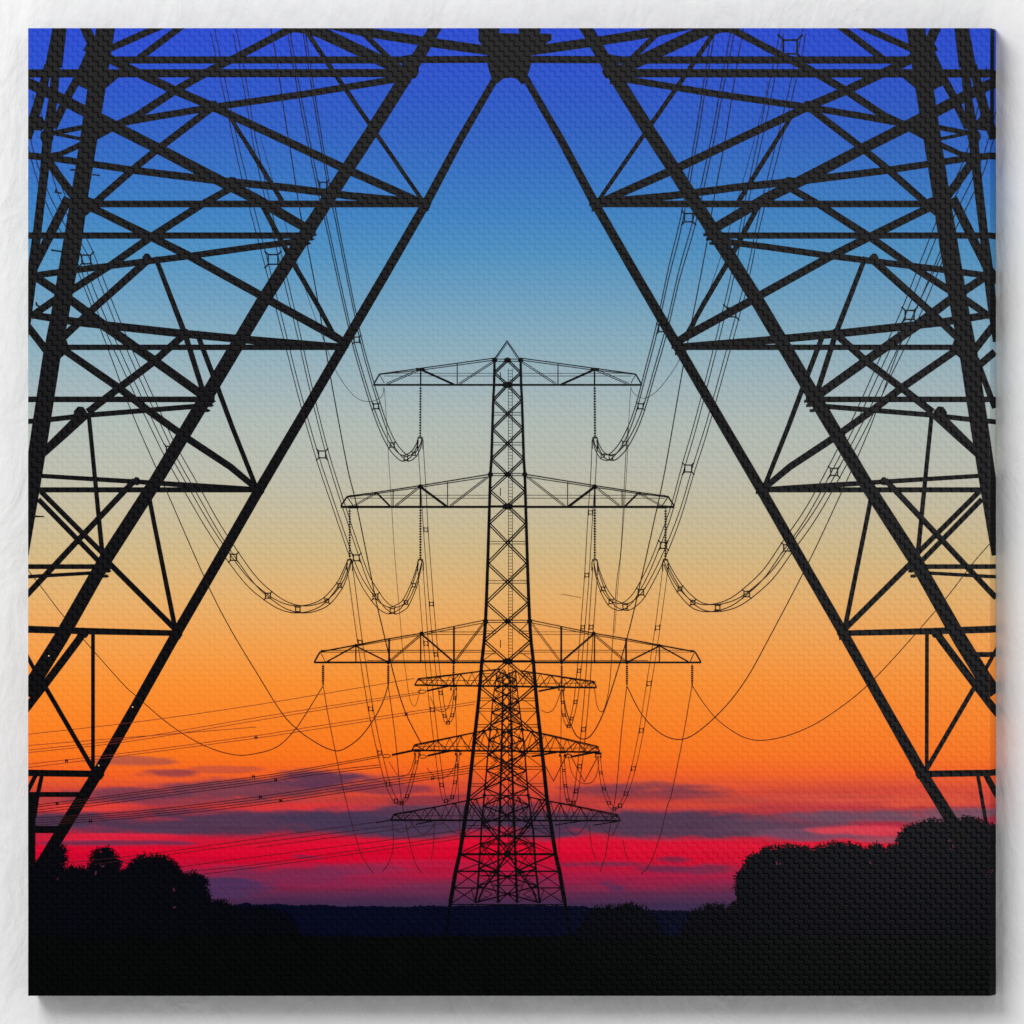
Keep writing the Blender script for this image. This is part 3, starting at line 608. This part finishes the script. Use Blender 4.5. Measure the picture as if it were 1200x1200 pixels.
# ---------------------------------------------------------------- conductors
def cable(pts, w_, mat=None, label=None, layer=2):
    a = Art(layer); a.line(smooth(pts), w_); return a.build('printed_cable', ROOT, mat or M_WIRE, label)
def spacer(par, x, y, s, pair=False):
    a = Art(3); q = s*0.62
    if pair:
        for e in (-1, 1): a.line([(x-s, y+e*s*.7), (x+s, y+e*s*.7)], .7); a.line([(x+e*s*.8, y-s*1.2), (x+e*s*.8, y+s*1.2)], 1.0)
    else:
        w_ = .65+s*.11
        c = [(x-q, y-q), (x+q, y-q), (x+q, y+q), (x-q, y+q)]
        for i in range(4): a.line([c[i], c[(i+1) % 4]], w_, w_*.4)
        for i, (sx, sy) in enumerate(((-1, -1), (1, -1), (1, 1), (-1, 1))): a.line([c[i], (x+sx*s*1.12, y+sy*s*1.12)], w_)
    a.build('spacer', par, M_BLACK)
def bundle(pts, spc, w_=.95, pair=False):
    """conductors running side by side: points carry half the bundle's width"""
    if not pair:
        n_ = len(pts); pts = [(p[0], p[1], p[2]*(1.3 if i < n_-3 else (1.2, 1.1, 1.0)[i-n_+3])) for i, p in enumerate(pts)]; spc = [(x, y, s_*1.3) for x, y, s_ in spc]
    a = Art(2); P = smooth(pts, 6)
    offs = [(-1, .25), (1, -.25)] if pair else [(-1, -1), (1, -1), (1, 1), (-1, 1)]
    for ox, oy in offs: a.line([(p[0]+ox*p[2], p[1]+oy*p[2]) for p in P], w_)
    o = a.build('printed_cable', ROOT, M_RED if pair else M_WIRE)
    for x, y, s in spc: spacer(o, x, y, s, pair)
T = lambda pts, idx: [pts[i] for i in idx]
B = [(345.5, 26, 7), (361, 120, 6.3), (378.8, 217.5, 5), (386.5, 250, 4.8), (402, 325, 4.3), (418, 398, 3.8), (429, 438, 3.6), (440.7, 476, 3.5), (450, 502, 3.2), (459.6, 521.4, 3), (468, 532, 2.8), (475.7, 537, 2.6), (485, 531.7, 2.4), (490.5, 522, 2.2), (492.5, 514, 2)]
bundle(B, T(B, [2, 5, 7, 9, 11, 12]))
B = [(260, 26, 10), (275, 100, 9.5), (288, 170, 8.5), (302, 230, 8), (320, 304, 7), (340, 385, 6.5), (358, 460, 5.8), (377.5, 532.5, 5), (396, 590, 4.5), (417.6, 653.7, 4.2), (428, 680, 3.8), (440, 699, 3.6), (449, 710, 3.3), (459.7, 715.5, 3), (469, 712, 2.8), (475.7, 706, 2.6), (485, 685.8, 2.4), (491, 665, 2), (492.5, 658, 2)]
bundle(B, T(B, [4, 7, 9, 11, 13, 15, 16]))
B = [(28, 100, 8), (50, 190, 7.5), (66, 235, 7), (86, 275, 6.5), (101, 304, 6.3), (128, 372, 6), (158, 440, 5.5), (186, 500, 5.2), (199, 527, 5), (226, 575, 5), (250, 617, 4.6), (273.7, 653, 4.4), (295, 681, 4), (314, 698, 3.6), (331, 709, 3.4), (349, 714, 3.2), (367, 712, 3), (383, 704, 2.8), (398, 686, 2.6), (406, 668, 2.2), (409.5, 658, 2)]
bundle(B, T(B, [4, 8, 11, 13, 15, 17, 18]))
B = [(849, 26, 9), (836, 100, 8), (826, 160, 7.5), (807, 255, 6), (790, 320, 5), (775.5, 385, 4.5), (762, 435, 4), (750.7, 476, 3.6), (742, 500, 3.3), (732, 519.7, 3), (724, 530, 2.8), (716, 536, 2.6), (706.4, 534, 2.4), (700, 524, 2.2), (697, 514, 2)]
bundle(B, T(B, [3, 5, 7, 9, 11, 12]))
B = [(931, 26, 10), (926, 55, 10), (905, 150, 9), (882, 250, 7.5), (868, 320, 7), (857, 366, 6.5), (835, 450, 5.8), (820, 505, 5.4), (806.5, 549, 5), (792, 600, 4.6), (777.5, 639, 4.4), (765, 668, 4), (751, 694, 3.8), (742, 705, 3.4), (732.5, 711, 3.2), (724, 710, 3), (716, 705, 2.8), (706.8, 690, 2.6), (700, 670, 2.2), (697.8, 658, 2)]
bundle(B, T(B, [1, 5, 8, 10, 12, 14, 16, 17]))
B = [(1168, 90, 9), (1146, 180, 8), (1127, 225, 7.5), (1108, 265, 7), (1090, 310, 7), (1066, 369, 6.5), (1040, 425, 6), (1010, 490, 5.5), (977.5, 553, 5), (950, 602, 4.7), (922, 642, 4.5), (900, 673, 4.2), (875, 696, 3.9), (858, 707, 3.6), (841, 712, 3.3), (825, 712, 3.1), (812, 706, 3), (796.8, 690, 2.8), (786, 672, 2.4), (780, 659, 2)]
bundle(B, T(B, [5, 8, 10, 12, 14, 16, 17]))
# twin conductors dropping to the far pylon
B = [(410, 664, 3.2), (413.5, 690, 3), (422, 752.6, 2.8), (434.4, 830.6, 2.8), (445, 882, 2.6), (454.7, 919, 2.6), (464, 938.7, 2.4), (470.7, 941, 2.2), (477, 933, 2.2), (484, 908.7, 2), (488, 893, 1.8), (488.7, 882, 1.6)]
bundle(B, T(B, [2, 3, 4, 5, 6, 7, 8, 9, 10]), .65, True)
B = [(492.5, 664, 3.1), (499.2, 754, 2.8), (506.6, 831.6, 2.7), (517.5, 920, 2.4), (522.7, 938.7, 2.2), (530, 934, 2), (533.3, 916.7, 2), (535.5, 897, 1.8), (537, 882, 1.6)]
bundle(B, T(B, [1, 2, 3, 4, 5, 6, 7]), .65, True)
B = [(492.5, 516, 3.1), (496, 569, 2.9), (499, 620.7, 2.7), (505.6, 707.7, 2.6), (511, 767, 2.4), (516.4, 812, 2.2), (521, 839, 2), (525, 847, 2), (530, 838, 2), (533, 818, 1.8), (533.6, 806, 1.6)]
bundle(B, T(B, [2, 3, 4, 5, 6, 7, 8, 9]), .65, True)
B = [(697, 516, 3.1), (695, 560, 2.9), (692, 600.5, 2.8), (687.7, 674, 2.7), (683, 735, 2.5), (678.6, 786, 2.4), (674.4, 822.6, 2.2), (670, 842, 2), (666.4, 851, 2), (661, 838, 1.8), (659.4, 823, 1.8), (658.6, 808, 1.6)]
bundle(B, T(B, [2, 3, 4, 5, 6, 7, 8, 9, 10]), .65, True)
B = [(697.8, 664, 3.1), (692.7, 735, 2.8), (689.4, 790, 2.8), (684, 854.6, 2.8), (679.3, 898, 2.6), (675.3, 927, 2.5), (672, 940.6, 2.3), (665.6, 937.7, 1.8), (662.4, 920.7, 1.8), (660.7, 902.7, 1.6), (659.3, 885, 1.5)]
bundle(B, T(B, [1, 3, 4, 5, 6, 7, 8, 9]), .65, True)
B = [(780, 664, 3.2), (770.6, 735.6, 3), (760.6, 801, 3), (751.6, 856, 2.8), (742.3, 900.4, 2.7), (733.6, 930, 2.5), (726.7, 944, 2.4), (720, 948, 2.2), (713.7, 941, 2), (707.7, 924, 1.9), (704, 905.6, 1.8), (701.7, 886, 1.6)]
bundle(B, T(B, [1, 2, 3, 4, 5, 6, 7, 8, 9, 10]), .65, True)
# single wires
cable([(78, 285), (98, 335), (127, 410), (156, 487), (195, 575), (242, 682), (270, 737), (300, 787), (330, 835), (350, 856), (370, 870), (386, 878), (400, 879), (420, 866), (436, 846), (448, 824), (455, 803)], [1.0]*81)
cable([(28, 662), (47, 686), (77, 725), (140, 797), (160, 816), (200, 850), (240, 874), (275, 884.5), (300, 883), (325, 875), (345, 856), (360, 834), (378.4, 804)], .85)
cable([(316, 26), (325, 75), (332, 125), (342, 187), (352, 250), (361, 292), (372, 350), (387, 440), (407, 547), (417, 588), (435, 676), (442, 710), (455, 764), (464, 800), (476, 837), (494, 872)], 1.15)
cable([(450, 453), (447, 465), (432, 470.5), (415, 464), (395, 437), (380, 400), (365, 360), (352, 320), (338, 275), (322, 220), (305, 160)], .5)
cable([(450.6, 455), (452, 480), (455, 530), (458, 577), (462.5, 650), (468, 714), (471.7, 760), (475, 784), (480, 818), (485.6, 827.6), (490, 818), (493, 806)], .42)
cable([(378.8, 804), (386, 846), (403, 928), (420, 992), (428, 1010), (438, 1023.5)], .75, M_RED)
cable([(455, 804), (463, 862), (469, 926), (475, 962), (485, 1007), (494.5, 1023)], .75, M_RED)
cable([(531.6, 800), (534, 830), (537, 926), (540, 1000)], .55, M_RED)
cable([(872, 26), (861, 92), (850, 162), (836, 237), (827, 292), (812, 370), (801, 427), (780, 547), (766, 613), (749.5, 687), (735, 747), (718, 804), (706, 838), (694, 860), (684, 866), (674, 860), (664, 834), (659, 808)], 1.1)
cable([(1108, 290), (1060, 392), (1020, 500), (986, 577), (947, 660), (900, 750), (875, 795), (850, 828), (820, 856), (798, 866.5), (775, 860), (752, 837), (734.6, 804)], [1.0]*61)
cable([(1170, 626), (1140, 660), (1102, 709), (1025, 795), (975, 836), (937, 857), (900, 867), (873, 864.5), (845, 847), (826, 826), (811, 803)], .85)
cable([(739, 453), (742, 460), (750, 465.6), (758, 466), (770, 458), (784, 441), (797, 420), (815, 380), (835, 330), (860, 250), (893, 130), (900, 95)], .5)
cable([(739, 455), (737, 490), (735, 540), (730, 620), (724, 690), (720, 742)], .4)
cable([(810.8, 804), (800, 866), (787, 930), (782, 945), (772, 985), (760, 1015), (751, 1024)], .75, M_RED)
cable([(734.5, 804), (728, 860), (722, 928), (715, 967), (710, 1000), (703, 1022)], .75, M_RED)
cable([(658.2, 800), (657.4, 860), (656.4, 930), (655, 1000)], .55, M_RED)
# far lines running off to the left
FARL = [((28, 861), (160, 846), (300, 826), (486, 795)), ((28, 879.5), (150, 866), (300, 841), (400, 825), (492, 811)), ((28, 882.5), (150, 869), (300, 844.5), (400, 828), (492, 813)),
        ((28, 896), (150, 882), (300, 862), (360, 852.5), (476, 835), (558, 822)), ((28, 900), (150, 885), (300, 865), (360, 856), (476, 838), (556, 825)),
        ((28, 874), (300, 852))]
for p in FARL: cable(p, .5, M_FAINT)
for k, (d0, d1, d2) in enumerate(((943, 910, 886), (945.5, 912.5, 889), (949, 915.5, 896), (952, 918.5, 899))):
    cable([(28, d0+2), (102, d0-7), (200, (d0+d1)/2-3.5), (300, d1), (360, d1-9.5), (446, d2 if k > 1 else 885+k*2)], .65, M_RED)
for k in range(4): cable([(28, 959.5+k*2.8), (160, 950.5+k*2.6), (300, 934+k*3.1), (440, 913+k*3.3), (505, 905+k*2.6), (553, 896.5+k*3)], .65, M_RED)
for p in (((70, 1012), (180, 1000), (300, 983), (400, 969), (458, 961)), ((110, 1013), (300, 988), (425, 972), (470, 966)), ((210, 1016), (300, 1004), (450, 985), (545, 972)), ((215, 1022), (300, 1013), (440, 993), (545, 978)),
          ((240, 1024), (300, 1016.5), (440, 997), (545, 982)), ((300, 993), (425, 977), (520, 965))): cable(p, .5, M_RED)
a = Art(2)
for x, y in ((78, 891.5), (300, 864), (67, 941.5), (297, 910), (106, 962.5), (305, 934), (323, 914), (329, 938), (476, 837), (507, 912.5)): a = Art(2); a.line([(x-1.4, y), (x+1.4, y)], 1.4); a.line([(x-1.2, y-2), (x-1.2, y+2)], .8); a.line([(x+1.2, y-2), (x+1.2, y+2)], .8); a.build('spacer', ROOT, M_BLACK)
# thin streak in the sky
a = Art(1); a.line([(657, 696), (681, 700.4)], .45); a.build('contrail', ROOT, M_FAINT)
